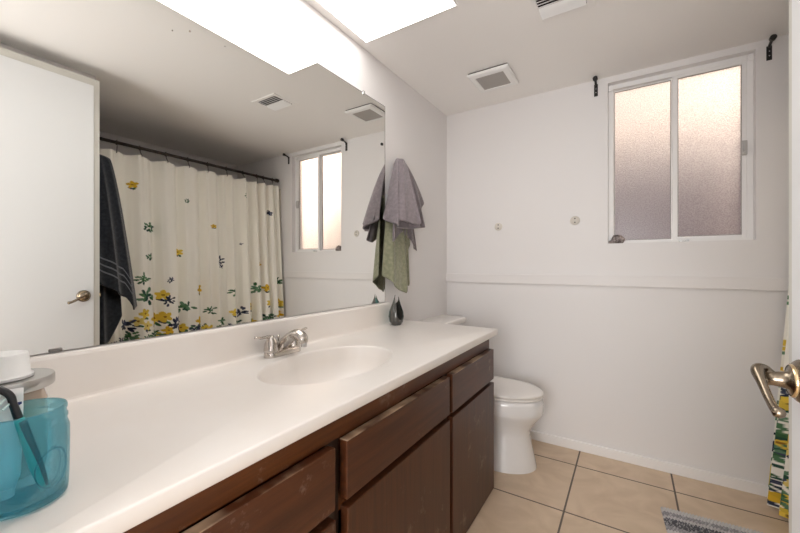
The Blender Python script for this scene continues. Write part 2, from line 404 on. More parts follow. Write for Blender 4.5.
vent = thing('air_register', 'small white ceiling air register with angled louvre slats', 'vent', (.99, 1.79, H))
vx0, vx1, vy0, vy1 = .868, 1.120, 1.685, 1.905
ix0, ix1, iy0, iy1 = .890, 1.085, 1.712, 1.874
bm = bmesh.new()
for q in ((vx0, ix0, vy0, vy1), (ix1, vx1, vy0, vy1), (ix0, ix1, vy0, iy0), (ix0, ix1, iy1, vy1)): box(bm, *q, H-.006, H)
obj('register_frame', bm, M_ceil, vent, bevel=.002)
B('duct_opening', ix0, ix1, iy0, iy1, H-.0012, H-.0002, M_dark, vent)
for k in range(8):
    y = iy0 + .010 + k*.0195
    s = -1 if k < 4 else 1
    bm = bmesh.new()
    a, b = (y-.009, H-.003), (y+.007, H-.013)
    if s < 0: a, b = (y-.010, H-.012), (y+.008, H-.003)
    vsx = [(ix0+.001, *a), (ix1-.001, *a), (ix1-.001, *b), (ix0+.001, *b)]
    f = [bm.verts.new(v) for v in vsx]; bm.faces.new(f)
    obj('louvre', bm, M_alu, vent, solid=.0012)

# ------------------------------------------------------------------ mirror
mir = thing('wall_mirror', 'wide frameless mirror covering the wall above the vanity', 'mirror', (0, 1.0, 1.013))
B('mirror_glass', .0005, .006, YN+.004, 1.803, 1.013, 2.186, M_mirror, mir)
bm = bmesh.new(); box(bm, .0003, .0062, 1.803, 1.8055, 1.013, 2.188); box(bm, .0003, .0062, YN+.004, 1.803, 2.186, 2.1885)
obj('mirror_edge', bm, mat('mirror_edge', (.10, .085, .07), .5), mir)
for y, z, hh in ((1.595, 2.186, .012), (.318, 1.013, -.010)):
    B('mirror_clip', .0005, .011, y-.013 if hh < 0 else y-.007, y+.013 if hh < 0 else y+.007, z-.008 if hh > 0 else z-.001, z+.012 if hh > 0 else z+.008, M_steel if hh > 0 else mat('clip_grey', (.2, .19, .18), .5), mir, bevel=.002)
B('mirror_clip', .0005, .012, 1.764, 1.780, 1.945, 1.960, M_black, mir, bevel=.003)
bm = bmesh.new()
for (y, z, r) in ((.655, 2.017, .0028), (.70, 2.10, .0022), (.60, 1.99, .002), (.78, 2.03, .0018)):
    lathe(bm, [(r, .0058), (r, .0066)], (0, y, z), 10, 'x')
sp = obj('speck', bm, M_screw, mir); sp['kind'] = 'stuff'

# ------------------------------------------------------------------ vanity
van = thing('vanity_cabinet', 'long dark brown stained wooden vanity cabinet under the sink counter', 'cabinet', (.31, 1.03, 0))
VY0, VY1 = YN+.004, 1.966
bm = bmesh.new()
box(bm, .01, .594, VY0, VY0+.018, 0, .846); box(bm, .01, .594, VY1-.018, VY1, 0, .846)
box(bm, .01, .59, VY0+.018, VY1-.018, .02, .035); box(bm, .01, .02, VY0+.018, VY1-.018, .035, .70)
box(bm, .572, .594, VY0+.018, VY1-.018, .035, .30); box(bm, .572, .594, VY0+.018, VY1-.018, .775, .846)
box(bm, .572, .594, VY0+.018, VY1-.018, .58, .625)
obj('face_frame', bm, M_wood_f, van)
M_wood_d = wood('gap_shade_wood', (.014, .006, .003), (.030, .012, .006), 'z')  # shade of the gaps between fronts, put into the stile colour
for y in (.683, 1.372): B('stile', .572, .5942, y, y+.05, .02, .775, M_wood_d, van)
def front(name, y0, y1, z0, z1, m):
    return B(name, .5945, .622, y0, y1, z0, z1, m, van, bevel=.0025)
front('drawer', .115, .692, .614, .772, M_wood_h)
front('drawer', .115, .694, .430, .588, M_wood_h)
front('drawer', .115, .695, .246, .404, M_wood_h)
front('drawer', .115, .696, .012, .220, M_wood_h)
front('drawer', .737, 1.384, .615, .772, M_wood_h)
front('door', .740, 1.388, .012, .592, M_wood_v)
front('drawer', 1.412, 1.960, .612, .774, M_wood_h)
front('door', 1.416, 1.964, .012, .592, M_wood_v)

# counter with the moulded basin
ct = thing('vanity_countertop', 'cream cultured marble vanity counter with a moulded oval basin', 'countertop', (.31, 1.03, .846))
CX0, CX1, CY0, CY1, CZ = .001, .630, YN+.001, 2.006, .880
bx, by, bax, bay = .326, .998, .186, .284
angs = sorted(set([2*PI*k/120 for k in range(120)] + [math.atan2(y-by, x-bx) % (2*PI) for x in (CX0, CX1) for y in (CY0, CY1)]))
def rect(a, x0, x1, y0, y1):
    dx, dy = math.cos(a), math.sin(a); t = 1e9
    if dx > 1e-9: t = min(t, (x1-bx)/dx)
    if dx < -1e-9: t = min(t, (x0-bx)/dx)
    if dy > 1e-9: t = min(t, (y1-by)/dy)
    if dy < -1e-9: t = min(t, (y0-by)/dy)
    return bx+dx*t, by+dy*t
def ell(a, k, shell=0):
    # angle of the point as seen from the centre stays a
    dx, dy = math.cos(a), math.sin(a)
    t = 1/math.sqrt((dx/bax)**2+(dy/bay)**2)*k*(1+shell*(abs(math.cos(4.5*a))-.6))
    return bx+dx*t, by+dy*t
bm = bmesh.new()
rings_b = []
for k, z, sh in ((1.012, CZ, 0), (1.0, CZ-.0025, .006), (.988, CZ-.010, .012), (.972, CZ-.050, .016), (.925, CZ-.098, .016), (.74, CZ-.125, .012), (.5, CZ-.143, .006), (.25, CZ-.151, 0), (.09, CZ-.154, 0)):
    rings_b.append([(*ell(a, k, sh), z) for a in angs])
rs = loft(bm, rings_b, False, False)
obj('basin', bm, M_top, ct, smooth=True)
bm = bmesh.new()
R0 = [(*ell(a, 1.012), CZ) for a in angs]
def cl(p, k):   # inset the rectangle edge towards the room side only
    return (min(max(p[0], CX0), CX1-k), min(p[1], CY1-k))
rings_t = [R0, [(*cl(rect(a, CX0, CX1, CY0, CY1), .005), CZ) for a in angs]]
for k, z in ((.0022, CZ-.0008), (.0006, CZ-.0026), (0, CZ-.005), (0, CZ-.032), (.003, CZ-.035), (.04, CZ-.035)):
    rings_t.append([(*cl(rect(a, CX0, CX1, CY0, CY1), k), z) for a in angs])
loft(bm, rings_t, False, False)
obj('countertop_slab', bm, M_top, ct, smooth=True).modifiers.new('e', 'EDGE_SPLIT').split_angle = R(50)
# backsplash with a coved foot
bm = bmesh.new()
pr = [(.002, CZ), (.030, CZ+.0003), (.026, CZ+.0015), (.0232, CZ+.005), (.022, CZ+.011), (.021, CZ+.118), (.018, CZ+.126), (.012, CZ+.129), (.002, CZ+.129)]
loft(bm, [[(x, y, z) for x, z in pr] for y in (CY0, 1.835)])
obj('backsplash', bm, M_top, ct, bevel=.003)
dr = obj('drain_flange', lathe(bmesh.new(), [(.030, CZ-.153), (.030, CZ-.1505), (.022, CZ-.150), (.020, CZ-.154)], (bx, by, 0), 28), M_chrome, ct, smooth=True)
obj('drain_stopper', lathe(bmesh.new(), [(.017, CZ-.154), (.018, CZ-.147), (.010, CZ-.144), (.002, CZ-.143)], (bx, by, 0), 24), M_chrome, dr, smooth=True)

# faucet
fc = thing('faucet', 'brushed nickel two handle faucet behind the basin', 'faucet', (.082, .985, CZ))
fyc, fxc = .978, .082
bm = bmesh.new()
def stad(z, hw, hl, n=12):
    pts = []
    for k in range(2*n):
        a = PI*k/(n-1) if k < n else PI + PI*(k-n)/(n-1)
        cy = (hl-hw) if k < n else -(hl-hw)
        pts.append((fxc+hw*math.cos(a), fyc+cy+hw*math.sin(a), z))
    return pts
loft(bm, [stad(CZ+.0003, .027, .083), stad(CZ+.016, .027, .083), stad(CZ+.021, .025, .081), stad(CZ+.024, .020, .075)])
obj('base_plate', bm, M_chrome, fc, smooth=True).modifiers.new('e', 'EDGE_SPLIT').split_angle = R(45)
for s in (-1, 1):
    hyc = fyc+s*.056
    hb = obj('handle', lathe(bmesh.new(), [(.0275, CZ+.020), (.027, CZ+.028), (.024, CZ+.052), (.019, CZ+.066), (.015, CZ+.077), (.008, CZ+.083), (.001, CZ+.085)], (fxc, hyc, 0), 28), M_chrome, fc, smooth=True)
    pts = spline([(fxc, hyc-s*.004, CZ+.076), (fxc, hyc+s*.016, CZ+.080), (fxc-.001, hyc+s*.044, CZ+.080), (fxc-.002, hyc+s*.070, CZ+.085)], 6)
    obj('handle_lever', tube(bmesh.new(), pts, [.013, .010, .008, .009, .007], 14, .6), M_chrome, hb, smooth=True)
sp_ = spline([(fxc-.016, fyc, CZ+.012), (fxc-.002, fyc, CZ+.034), (fxc+.030, fyc, CZ+.062), (fxc+.066, fyc, CZ+.084), (fxc+.094, fyc, CZ+.086), (fxc+.114, fyc, CZ+.072), (fxc+.120, fyc, CZ+.056)], 7)
obj('spout', tube(bmesh.new(), sp_, [.027, .027, .024, .0225, .024, .022, .015], 20, .85), M_chrome, fc, smooth=True)
obj('aerator', lathe(bmesh.new(), [(.011, CZ+.044), (.011, CZ+.060)], (fxc+.1195, fyc, 0), 20), M_steel, fc, smooth=False)
rod = obj('lift_rod', lathe(bmesh.new(), [(.003, CZ+.02), (.003, CZ+.062), (.006, CZ+.064), (.0065, CZ+.070), (.003, CZ+.074)], (fxc-.027, fyc, 0), 14), M_chrome, fc, smooth=True)

# ------------------------------------------------------------------ toilet
TY = 2.305; TYT = 2.340
toi = thing('toilet', 'white porcelain toilet with closed lid between the vanity and the far wall', 'toilet', (.45, TY, 0))
def egg(z, fx, bk, ry, cx=.55, n=48, ex=2.3):
    pts = []
    z = z*1.035
    for k in range(n):
        a = 2*PI*k/n; c, s = math.cos(a), math.sin(a)
        e = 2.0 if c > 0 else ex
        x = (fx-cx)*abs(c)**(2/e) if c > 0 else -(cx-bk)*abs(c)**(2/2.8)
        y = ry*math.copysign(abs(s)**(2/e), s)
        pts.append((cx+x, TY+y, z))
    return pts
bm = bmesh.new()
secs = [(.001, .774, .20, .160), (.012, .773, .20, .159), (.06, .762, .20, .150), (.12, .748, .20, .140), (.19, .734, .20, .130), (.225, .740, .20, .133), (.27, .772, .20, .150), (.305, .801, .19, .169), (.325, .812, .18, .180), (.335, .814, .18, .183), (.39, .814, .18, .183), (.408, .805, .18, .178), (.413, .797, .19, .170)]
loft(bm, [egg(*q) for q in secs])
obj('bowl', bm, M_porc, toi, smooth=True).modifiers.new('e', 'EDGE_SPLIT').split_angle = R(60)
bm = bmesh.new()
loft(bm, [egg(z, .812+d, .27, .180+d) for z, d in ((.4165, -.006), (.418, 0), (.427, 0), (.430, -.006))])
obj('seat', bm, M_seat, toi, smooth=True)
bm = bmesh.new()
loft(bm, [egg(z, .815+d, .265, .182+d) for z, d in ((.4335, -.008), (.435, -.001), (.444, .001), (.450, -.004), (.454, -.020), (.457, -.06), (.458, -.12))])
obj('lid', bm, M_seat, toi, smooth=True)
bm = bmesh.new()
def rr(z, x0, x1, y0, y1, r, n=6):
    pts = []
    for (cx_, cy_, a0) in ((x1-r, y1-r, 0), (x0+r, y1-r, PI/2), (x0+r, y0+r, PI), (x1-r, y0+r, 1.5*PI)):
        for k in range(n+1):
            a = a0 + PI/2*k/n; pts.append((cx_+r*math.cos(a), cy_+r*math.sin(a), z))
    return pts
loft(bm, [rr(.428, .03, .19, TYT-.185, TYT+.185, .03), rr(.44, .022, .198, TYT-.195, TYT+.195, .03), rr(.815, .018, .212, TYT-.212, TYT+.212, .03)])
obj('tank', bm, M_porc, toi, smooth=True).modifiers.new('e', 'EDGE_SPLIT').split_angle = R(50)
bm = bmesh.new()
loft(bm, [rr(.816, .010, .226, TYT-.222, TYT+.222, .035), rr(.838, .008, .229, TYT-.225, TYT+.225, .035), rr(.847, .012, .225, TYT-.220, TYT+.220, .033), rr(.850, .022, .215, TYT-.21, TYT+.21, .03)])
obj('tank_lid', bm, M_seat, toi, smooth=True).modifiers.new('e', 'EDGE_SPLIT').split_angle = R(60)
obj('flush_handle', tube(bmesh.new(), [(.208, TYT-.15, .76), (.222, TYT-.15, .76), (.226, TYT-.12, .757), (.226, TYT-.085, .75)], [.011, .009, .007, .007], 12), M_chrome, toi, smooth=True)

# ------------------------------------------------------------------ things on the counter
M_vase = mat('vase_glaze', (.045, .050, .048), .12, coat=.6)
n_ = M_vase.node_tree; p_ = n_.nodes['Principled BSDF']
g_ = n_.nodes.new('ShaderNodeTexCoord'); s_ = n_.nodes.new('ShaderNodeSeparateXYZ'); r_ = n_.nodes.new('ShaderNodeValToRGB')
mr_ = n_.nodes.new('ShaderNodeMapRange'); mr_.inputs[1].default_value = -1; mr_.inputs[2].default_value = 1
n_.links.new(n_.nodes.new('ShaderNodeNewGeometry').outputs['Normal'], s_.inputs[0]); n_.links.new(s_.outputs[0], mr_.inputs[0]); n_.links.new(mr_.outputs[0], r_.inputs[0])
r_.color_ramp.elements[0].color = (.03, .16, .15, 1); r_.color_ramp.elements[1].color = (.060, .058, .052, 1); r_.color_ramp.elements[0].position = .12; r_.color_ramp.elements[1].position = .30
n_.links.new(r_.outputs[0], p_.inputs['Base Color'])
vase = thing('flame_vase', 'small dark glazed flame-shaped vase with a twin pointed top on the counter end', 'vase', (.082, 1.812, CZ))
def vz(pts): return [(x, y, z) for x, y, z in pts]
# a teardrop shell slit from the top, with a scooped opening; the two remaining blades lean apart
bm = bmesh.new(); NA, NH = 96, 72; HV = .178
pz = [0, .004, .02, .05, .08, .11, .13, .148, .163, .178]; pr_ = [.026, .031, .0405, .0465, .0425, .031, .022, .0145, .008, .0015]
CAMA = math.atan2(-1.81, 1.17); OPA = CAMA + R(38)
gv = []
for j in range(NH+1):
    z = HV*j/NH; r = float(np.interp(z, pz, pr_)); row = []
    up_ = max(0, (z-.09)/.088)
    for i in range(NA):
        a = 2*PI*i/NA
        side = -math.sin(a-OPA)           # +1 on the blade at the left of the opening
        w_ = max(-1, min(1, side*2.2))
        sh = .013*up_**2*w_ - .004*up_
        px, py = math.cos(OPA-PI/2), math.sin(OPA-PI/2)
        row.append(bm.verts.new((r*math.cos(a)+sh*px, r*math.sin(a)+sh*py, z+.0*w_-(.012*up_ if w_ < 0 else 0))))
    gv.append(row)
bm.faces.new(gv[0][::-1])
for j in range(NH):
    z = HV*(j+.5)/NH
    hw = float(np.interp(z, [.030, .036, .055, .085, .12, .15, .178], [0, 14, 30, 34, 40, 62, 80]))
    hb_ = float(np.interp(z, [.118, .13, .15, .178], [0, 18, 55, 80]))
    for i in range(NA):
        a = math.degrees(2*PI*(i+.5)/NA-OPA); a = (a+180) % 360-180
        if z > .030 and abs(a) < hw: continue
        if z > .118 and abs(a) > 180-hb_: continue
        bm.faces.new((gv[j][i], gv[j][(i+1) % NA], gv[j+1][(i+1) % NA], gv[j+1][i]))
bmesh.ops.delete(bm, geom=[v for v in bm.verts if not v.link_faces], context='VERTS')
vb = obj('vase_shell', bm, M_vase, None, smooth=True); vb.parent = vase
md = vb.modifiers.new('solid', 'SOLIDIFY'); md.thickness = .004; md.offset = -1

# aqua glass jar
JX, JY = .480, .160
jar = thing('glass_jar', 'aqua blue tinted glass jar holding a toothbrush at the near counter end', 'jar', (JX, JY, CZ))
bm = bmesh.new()
out = [(.030, .0008), (.046, .001), (.0505, .004), (.0515, .012), (.0525, .040), (.0530, .080), (.0528, .100), (.050, .109), (.0490, .113), (.0508, .115), (.0508, .118), (.0490, .120), (.0490, .126), (.0502, .128), (.0502, .1315), (.0492, .134)]
inn = [(.0475, .1345), (.0460, .132), (.0460, .114), (.0492, .100), (.0497, .080), (.049, .040), (.048, .014), (.044, .009), (.002, .008)]
lathe(bm, [(r, CZ+h*1.03) for r, h in out+inn], (JX, JY, 0), 56)
obj('jar_body', bm, M_aqua, jar, smooth=True)
# moulded ornament on the sides
for a0 in (R(25), R(205), R(-65)):
    pts = []
    for k in range(25):
        q = 2*PI*k/24; aa = a0+.42*math.cos(q); zz = CZ+.055+.028*math.sin(q)
        pts.append((JX+.0532*math.cos(aa), JY+.0532*math.sin(aa), zz))
    obj('jar_emboss', tube(bmesh.new(), pts, .0009, 8), M_aqua, jar, smooth=True)

tbk = thing('toothbrush', 'black and teal toothbrush leaning in the aqua glass jar', 'toothbrush', (.492, .178, CZ+.012))
M_teal = mat('teal_rubber', (.01, .42, .36), .35); M_bk = mat('black_plastic', (.012, .012, .014), .3)
a_, b_ = Vector((.497, .181, .893)), Vector((.452, .152, 1.036))
d_ = (b_-a_)
P_ = lambda t, dx=0, dy=0, dz=0: tuple(a_+d_*t+Vector((dx, dy, dz)))
obj('handle', tube(bmesh.new(), spline([P_(0), P_(.25), P_(.5), P_(.75)], 6), [.006, .0085, .0075, .006], 14), M_teal, tbk, smooth=True)
obj('grip_strip', tube(bmesh.new(), spline([P_(.05, .006, .003), P_(.3, .0065, .004), P_(.5, .006, .003), P_(.72, .002, .002)], 6), [.002, .004, .0045, .006], 12), M_bk, tbk, smooth=True)
hd = obj('head', tube(bmesh.new(), spline([P_(.72), P_(.9), P_(1.0), P_(1.08, -.002, -.008), P_(1.14, -.006, -.022)], 6), [.0058, .005, .005, .0055, .004], 14), M_bk, tbk, smooth=True)
bm = bmesh.new()
for k in range(5):
    for s in (-1, 1):
        c0 = Vector(P_(.93+.045*k, -.001, -.002-.004*k)); n0 = Vector((.25, -.55, -.45)).normalized()
        tube(bm, [c0+Vector((s*.002, 0, 0)), c0+n0*.013+Vector((s*.0025, 0, 0))], .0016, 8)
obj('bristles', bm, mat('bristles', (.75, .88, .86), .6), hd)

tp = thing('toothpaste_tube', 'white toothpaste tube with a navy mark standing in the aqua jar', 'toothpaste', (.468, .145, CZ+.012))
bm = bmesh.new()
rings = []
for t, w, th in ((0, .011, .011), (.12, .017, .014), (.5, .019, .009), (.8, .020, .004), (.93, .020, .0015), (1, .020, .0013)):
    c0 = Vector((.470, .143, .903)).lerp(Vector((.436, .150, 1.042)), t)
    rings.append([c0+Vector((math.cos(2*PI*k/24)*w*.35+math.sin(2*PI*k/24)*th*.7, math.cos(2*PI*k/24)*w*.93-math.sin(2*PI*k/24)*th*.3, 0)) for k in range(24)])
loft(bm, rings)
obj('tube_body', bm, M_white_p, tp, smooth=True)
obj('cap', lathe(bmesh.new(), [(.0105, .892), (.0105, .905)], (.470, .143, 0), 20), M_white_p, tp)
bm = bmesh.new(); box(bm, .4475, .4490, .1605, .1655, 1.010, 1.022)
obj('printed_mark', bm, mat('navy_print', (.01, .02, .16), .4), tp)

LX, LY = .352, .164
cj = thing('canister_jar', 'beige glass canister with a silver metal lid behind the aqua jar', 'jar', (LX, LY, CZ))
obj('jar_body', lathe(bmesh.new(), [(.048, CZ+.0005), (.052, CZ+.004), (.0535, CZ+.02), (.0535, CZ+.12), (.049, CZ+.136), (.047, CZ+.144)], (LX, LY, 0), 48), mat('beige_glass', (.58, .44, .34), .15, coat=.4), cj, smooth=True)
obj('jar_lid', lathe(bmesh.new(), [(.050, CZ+.1442), (.0620, CZ+.1445), (.0635, CZ+.147), (.0635, CZ+.160), (.062, CZ+.1625), (.040, CZ+.1635), (.001, CZ+.1638)], (LX, LY, 0), 56), mat('brushed_lid', (.50, .49, .475), .36, 1), cj, smooth=True).modifiers.new('e', 'EDGE_SPLIT').split_angle = R(50)
cp = obj('plastic_cup', lathe(bmesh.new(), [(.037, CZ+.1642), (.0385, CZ+.1644), (.0385, CZ+.169), (.0345, CZ+.172), (.0325, CZ+.202), (.031, CZ+.2055), (.001, CZ+.2065)], (LX+.008, LY-.004, 0), 44), M_white_p, smooth=True)
cp.modifiers.new('e', 'EDGE_SPLIT').split_angle = R(50)
tag(cp, 'white plastic cap standing upside down on the silver canister lid', 'cap')

# ------------------------------------------------------------------ wall hardware
M_mount = mat('aged_white_plastic', (.66, .62, .56), .4)
def disc_mount(x, z, r, label):
    t = thing('towel_bar_mount', label, 'wall mount', (x, D, z), 'bare round mounts on the far wall')
    obj('plate', lathe(bmesh.new(), [(r, 0), (r, -.004), (r*.88, -.008), (.001, -.009)], (x, D, z), 28, 'y'), M_mount, t, smooth=True)
    for s in (-1, 1):
        obj('screw', lathe(bmesh.new(), [(.0045, -.006), (.0045, -.0105)], (x, D, z+s*r*.42), 12, 'y'), M_black, t)
disc_mount(.424, 1.520, .029, 'smaller-looking round white wall mount, nearer the toilet corner')
disc_mount(.942, 1.532, .030, 'round white wall mount with two screws, nearer the window')
def bracket(x, z0, z1, label):
    t = thing('curtain_bracket', label, 'bracket', (x, D, z0), 'black curtain rod brackets beside the window')
    w = .011
    B('wall_plate', x-w, x+w, D-.005, D, z0, z1, M_black, t, bevel=.001)
    obj('arm', tube(bmesh.new(), spline([(x, D-.004, z1-.004), (x, D-.03, z1+.006), (x, D-.058, z1+.010)], 5), .007, 10), M_black, t, smooth=True)
    obj('cup', lathe(bmesh.new(), [(.008, -.074), (.014, -.073), (.014, -.054), (.006, -.053)], (x, D, z1+.012), 16, 'y'), M_black, t)
    for k in (.3, .62): obj('screw', lathe(bmesh.new(), [(.003, -.005), (.003, -.0065)], (x, D, z0+(z1-z0)*k), 10, 'y'), M_steel, t)
bracket(1.066, 2.333, 2.410, 'black curtain rod bracket left of the window')
bracket(1.880, 2.325, 2.400, 'black curtain rod bracket right of the window')

# small stone on the window sill
random.seed(4)
bm = bmesh.new(); bmesh.ops.create_icosphere(bm, subdivisions=3, radius=1)
rng = random.Random(8); cuts = [Vector((rng.uniform(-1, 1), rng.uniform(-1, 1), rng.uniform(-.6, 1))).normalized() for _ in range(14)]
for v in bm.verts:
    p = v.co.copy()
    for c in cuts:
        d = p.dot(c)
        if d > .74: p -= c*(d-.74)
    v.co = Vector((p.x*.056, p.y*.025, p.z*.040))
    if v.co.z < -.022: v.co.z = -.022
for v in bm.verts:
    if v.co.x < -.022: v.co.z = -.022+(v.co.z+.022)*.45
rk = obj('crystal_rock', bm, mat('rock', (.085, .06, .055), .35, bump=1, bscale=90, var=(.42, .36, .34), vscale=45))
rk.location = (1.183, D+.022, WZ0+.0225)
tag(rk, 'small brown crystal rock on the left corner of the window sill', 'rock')

# ------------------------------------------------------------------ towels
def sheet(bm, fn, ns, nt_):
    g = [[bm.verts.new(fn(i/(ns-1), j/(nt_-1))) for i in range(ns)] for j in range(nt_)]
    for j in range(nt_-1):
        for i in range(ns-1): bm.faces.new((g[j][i], g[j][i+1], g[j+1][i+1], g[j+1][i]))
    return g
ip = lambda s, xs, ys: float(np.interp(s, xs, ys))
def smooth_ip(s, xs, ys):
    k = 0
    for w, o in ((.25, -.035), (.5, 0), (.25, .035)): k += w*ip(min(1, max(0, s+o)), xs, ys)
    return k
def drape(hook, S, Y, X, Z, folds, foldamp, ns=90, nt_=60, topw=.03, topdrop=.0, powr=.8):
    """cloth hung from one peg: per column s the hem point (Y, X, Z); the top gathers round the peg"""
    hx, hy_, hz_ = hook
    def fn(s, t):
        yb, xb, zb = smooth_ip(s, S, Y), smooth_ip(s, S, X), ip(s, S, Z)
        y0 = hy_ + topw*(s-.5)*2; x0 = hx+.012*math.sin(PI*s); z0 = hz_ - topdrop*abs(s-.5)*2
        k = t**powr
        y = y0+(yb-y0)*k; x = x0+(xb-x0)*(t**.75); z = z0+(zb-z0)*t
        ph = 2*PI*folds*s
        a = foldamp*(t**.6)
        x += a*math.sin(ph)+.35*a*math.sin(2.3*ph+1.3+2*t); y += .7*a*math.cos(ph+.6)
        x = max(x, .006)
        return (x, y, z)
    bm = bmesh.new(); sheet(bm, fn, ns, nt_); return bm
hk = thing('towel_hook', 'small metal hook on the mirror wall hidden under the mauve towel', 'hook', (0, 1.925, 1.86))
obj('hook_plate', lathe(bmesh.new(), [(.018, .0), (.018, .004), (.014, .006)], (0, 1.925, 1.86), 20, 'x'), M_chrome, hk)
obj('hook_arm', tube(bmesh.new(), [(.005, 1.925, 1.86), (.022, 1.925, 1.855), (.034, 1.925, 1.862), (.038, 1.925, 1.876)], .005, 10), M_chrome, hk, smooth=True)

tm = thing('bath_towel', 'mauve grey bath towel bunched on the wall hook beside the mirror', 'towel', (.03, 1.925, 1.45))
S = [0, .12, .30, .50, .68, .78, .87, 1]
bm = drape((.032, 1.930, 1.893), S, [1.750, 1.775, 1.85, 1.94, 2.01, 2.055, 2.13, 2.235], [.012, .12, .175, .165, .145, .11, .055, .015], [1.505, 1.450, 1.450, 1.462, 1.470, 1.495, 1.590, 1.672], 3.4, .028, topw=.034, powr=.66)
obj('front_drape', bm, M_mauve, tm, smooth=True, solid=.009)
bm = drape((.050, 1.918, 1.888), [0, .4, .8, 1], [1.752, 1.80, 1.855, 1.88], [.050, .165, .205, .200], [1.505, 1.485, 1.470, 1.478], 1.2, .012, ns=50, topw=.020, powr=.8)
obj('folded_edge', bm, M_mauve, tm, smooth=True, solid=.009)
S2 = [0, .2, .4, .6, .8, 1]
bm = drape((.018, 1.930, 1.870), S2, [1.745, 1.775, 1.88, 1.99, 2.08, 2.140], [.10, .09, .07, .05, .05, .03], [1.395, 1.37, 1.44, 1.42, 1.36, 1.33], 3, .008, topw=.04)
obj('rear_drape', bm, M_mauve, tm, smooth=True, solid=.007)

tg = thing('hand_towel', 'sage green hand towel hanging below the mauve bath towel', 'towel', (.03, 1.91, 1.15))
S3 = [0, .14, .3, .46, .60, .61, .8, 1]
bm = drape((.030, 1.90, 1.66), S3, [1.750, 1.790, 1.84, 1.91, 1.96, 1.965, 2.00, 2.05], [.012, .075, .085, .085, .075, .045, .045, .03], [1.175, 1.130, 1.085, 1.062, 1.125, 1.185, 1.10, 1.115], 2.5, .008, topw=.09, powr=.6)
obj('towel_front', bm, M_green, tg, smooth=True, solid=.007)
bm = drape((.022, 1.93, 1.62), [0, .5, 1], [1.95, 2.00, 2.055], [.04, .05, .025], [1.275, 1.31, 1.40], 1.5, .006, ns=40, topw=.07, powr=.6)
obj('towel_fold', bm, M_green, tg, smooth=True, solid=.007)

# charcoal towel by the open door
hk2 = thing('towel_hook', 'small metal hook on the partition end holding the charcoal towel', 'hook', (1.645, .905, 1.93))
obj('hook_plate', lathe(bmesh.new(), [(.018, .0), (.018, -.004), (.014, -.006)], (1.645, .905, 1.90), 20, 'x'), M_chrome, hk2)
obj('hook_arm', tube(bmesh.new(), [(1.640, .905, 1.90), (1.620, .905, 1.893), (1.606, .905, 1.903), (1.602, .905, 1.918)], .005, 10), M_chrome, hk2, smooth=True)
tn = thing('bath_towel', 'long charcoal bath towel hanging beside the open door, seen in the mirror', 'towel', (1.60, .95, 1.0))
def nav(S, Y, X, Z, folds, amp, top, hz_, ns=80, nt_=80):
    def fn(s, t):
        y0 = top[0]+(top[1]-top[0])*s
        k = t**.75
        y = y0+(ip(s, S, Y)-y0)*k; x = 1.622-.010*math.sin(PI*s)+(ip(s, S, X)-1.622)*t**.8; z = hz_+(ip(s, S, Z)-hz_)*t+.012*math.sin(PI*s)*(1-t)
        a = amp*t**.5; ph = 2*PI*folds*s
        return (x-a*math.sin(ph)*.8, y+.5*a*math.cos(ph), z)
    bm = bmesh.new(); sheet(bm, fn, ns, nt_); return bm
bmf = nav([0, .35, .7, .85, 1], [.88, .98, 1.06, 1.10, 1.145], [1.565, 1.55, 1.555, 1.565, 1.59], [1.15, 1.08, 1.02, .935, .955], 2.6, .016, (.87, .995), 1.925)
fnav = obj('front_drape', bmf, [M_navy, M_navy_stripe], tn, smooth=True, solid=.008)
for p in fnav.data.polygons:          # three thin woven bands above the hem
    r_ow = p.index // 79
    if r_ow in (62, 66, 70): p.material_index = 1
bmr = nav([0, .5, .8, 1], [.88, .94, .985, 1.055], [1.60, 1.60, 1.605, 1.615], [.72, .70, .74, .90], 2.2, .010, (.86, .985), 1.905)
obj('rear_drape', bmr, M_navy, tn, smooth=True, solid=.008)

# ------------------------------------------------------------------ shower rod, rings and curtain
RX, RZ = 2.04, 2.160
rodt = thing('shower_rod', 'dark bronze shower curtain rod across the tub alcove', 'rod', (RX, 1.8, RZ))
obj('rod_tube', lathe(bmesh.new(), [(.0125, .931), (.0125, D-.0125)], (RX, 0, RZ), 20, 'y'), M_bronze, rodt, smooth=True)
for y0, y1 in ((.9305, .955), (D-.045, D-.0125)):
    obj('end_flange', lathe(bmesh.new(), [(.020, y0), (.020, y1)], (RX, 0, RZ), 24, 'y'), M_bronze, rodt, smooth=False, bevel=.003)

ring_y = [1.03, 1.184, 1.337, 1.528, 1.707, 1.883, 2.068, 2.244, 2.406, 2.485, 2.60]
CYA, CYB = .985, 2.655
def xfold(y, z):
    """pleats of the curtain: deeper and slightly wandering towards the hem, closer at the far end"""
    k = np.clip(1-z/2.1, 0, 1)
    u = (y-CYA)/(CYB-CYA)
    ph = 2*PI*(8.2*u+2.6*u**5)+.5*np.sin(5*u)+.35*k*np.sin(9*u+2)
    a = .030+.014*k
    f = 1.25*a*np.sign(np.sin(ph))*np.abs(np.sin(ph))**1.7+.35*a*np.sin(2.17*ph+1+1.4*k)+.006*k*np.sin(31*u)
    return RX-.004-.125*k**1.15+f
NY, NZ = 430, 520
ys = np.linspace(CYA, CYB, NY); tz = np.linspace(0, 1, NZ)
ry = np.array(ring_y)
i_ = np.clip(np.searchsorted(ry, ys)-1, 0, len(ry)-2)
fr_ = np.clip((ys-ry[i_])/(ry[i_+1]-ry[i_]), 0, 1)
ztop = 2.100-.016*np.sin(PI*fr_)*np.clip((ry[i_+1]-ry[i_])/.17, .3, 1.1)
zbot = .012+.006*np.sin(11*ys)
Z = zbot[None, :]+(ztop-zbot)[None, :]*(1-tz[:, None]); Yg = np.repeat(ys[None, :], NZ, 0).copy()
Xg = xfold(Yg, Z)
Yg += .012*(1-Z/2.1)*np.sin(14*Yg)
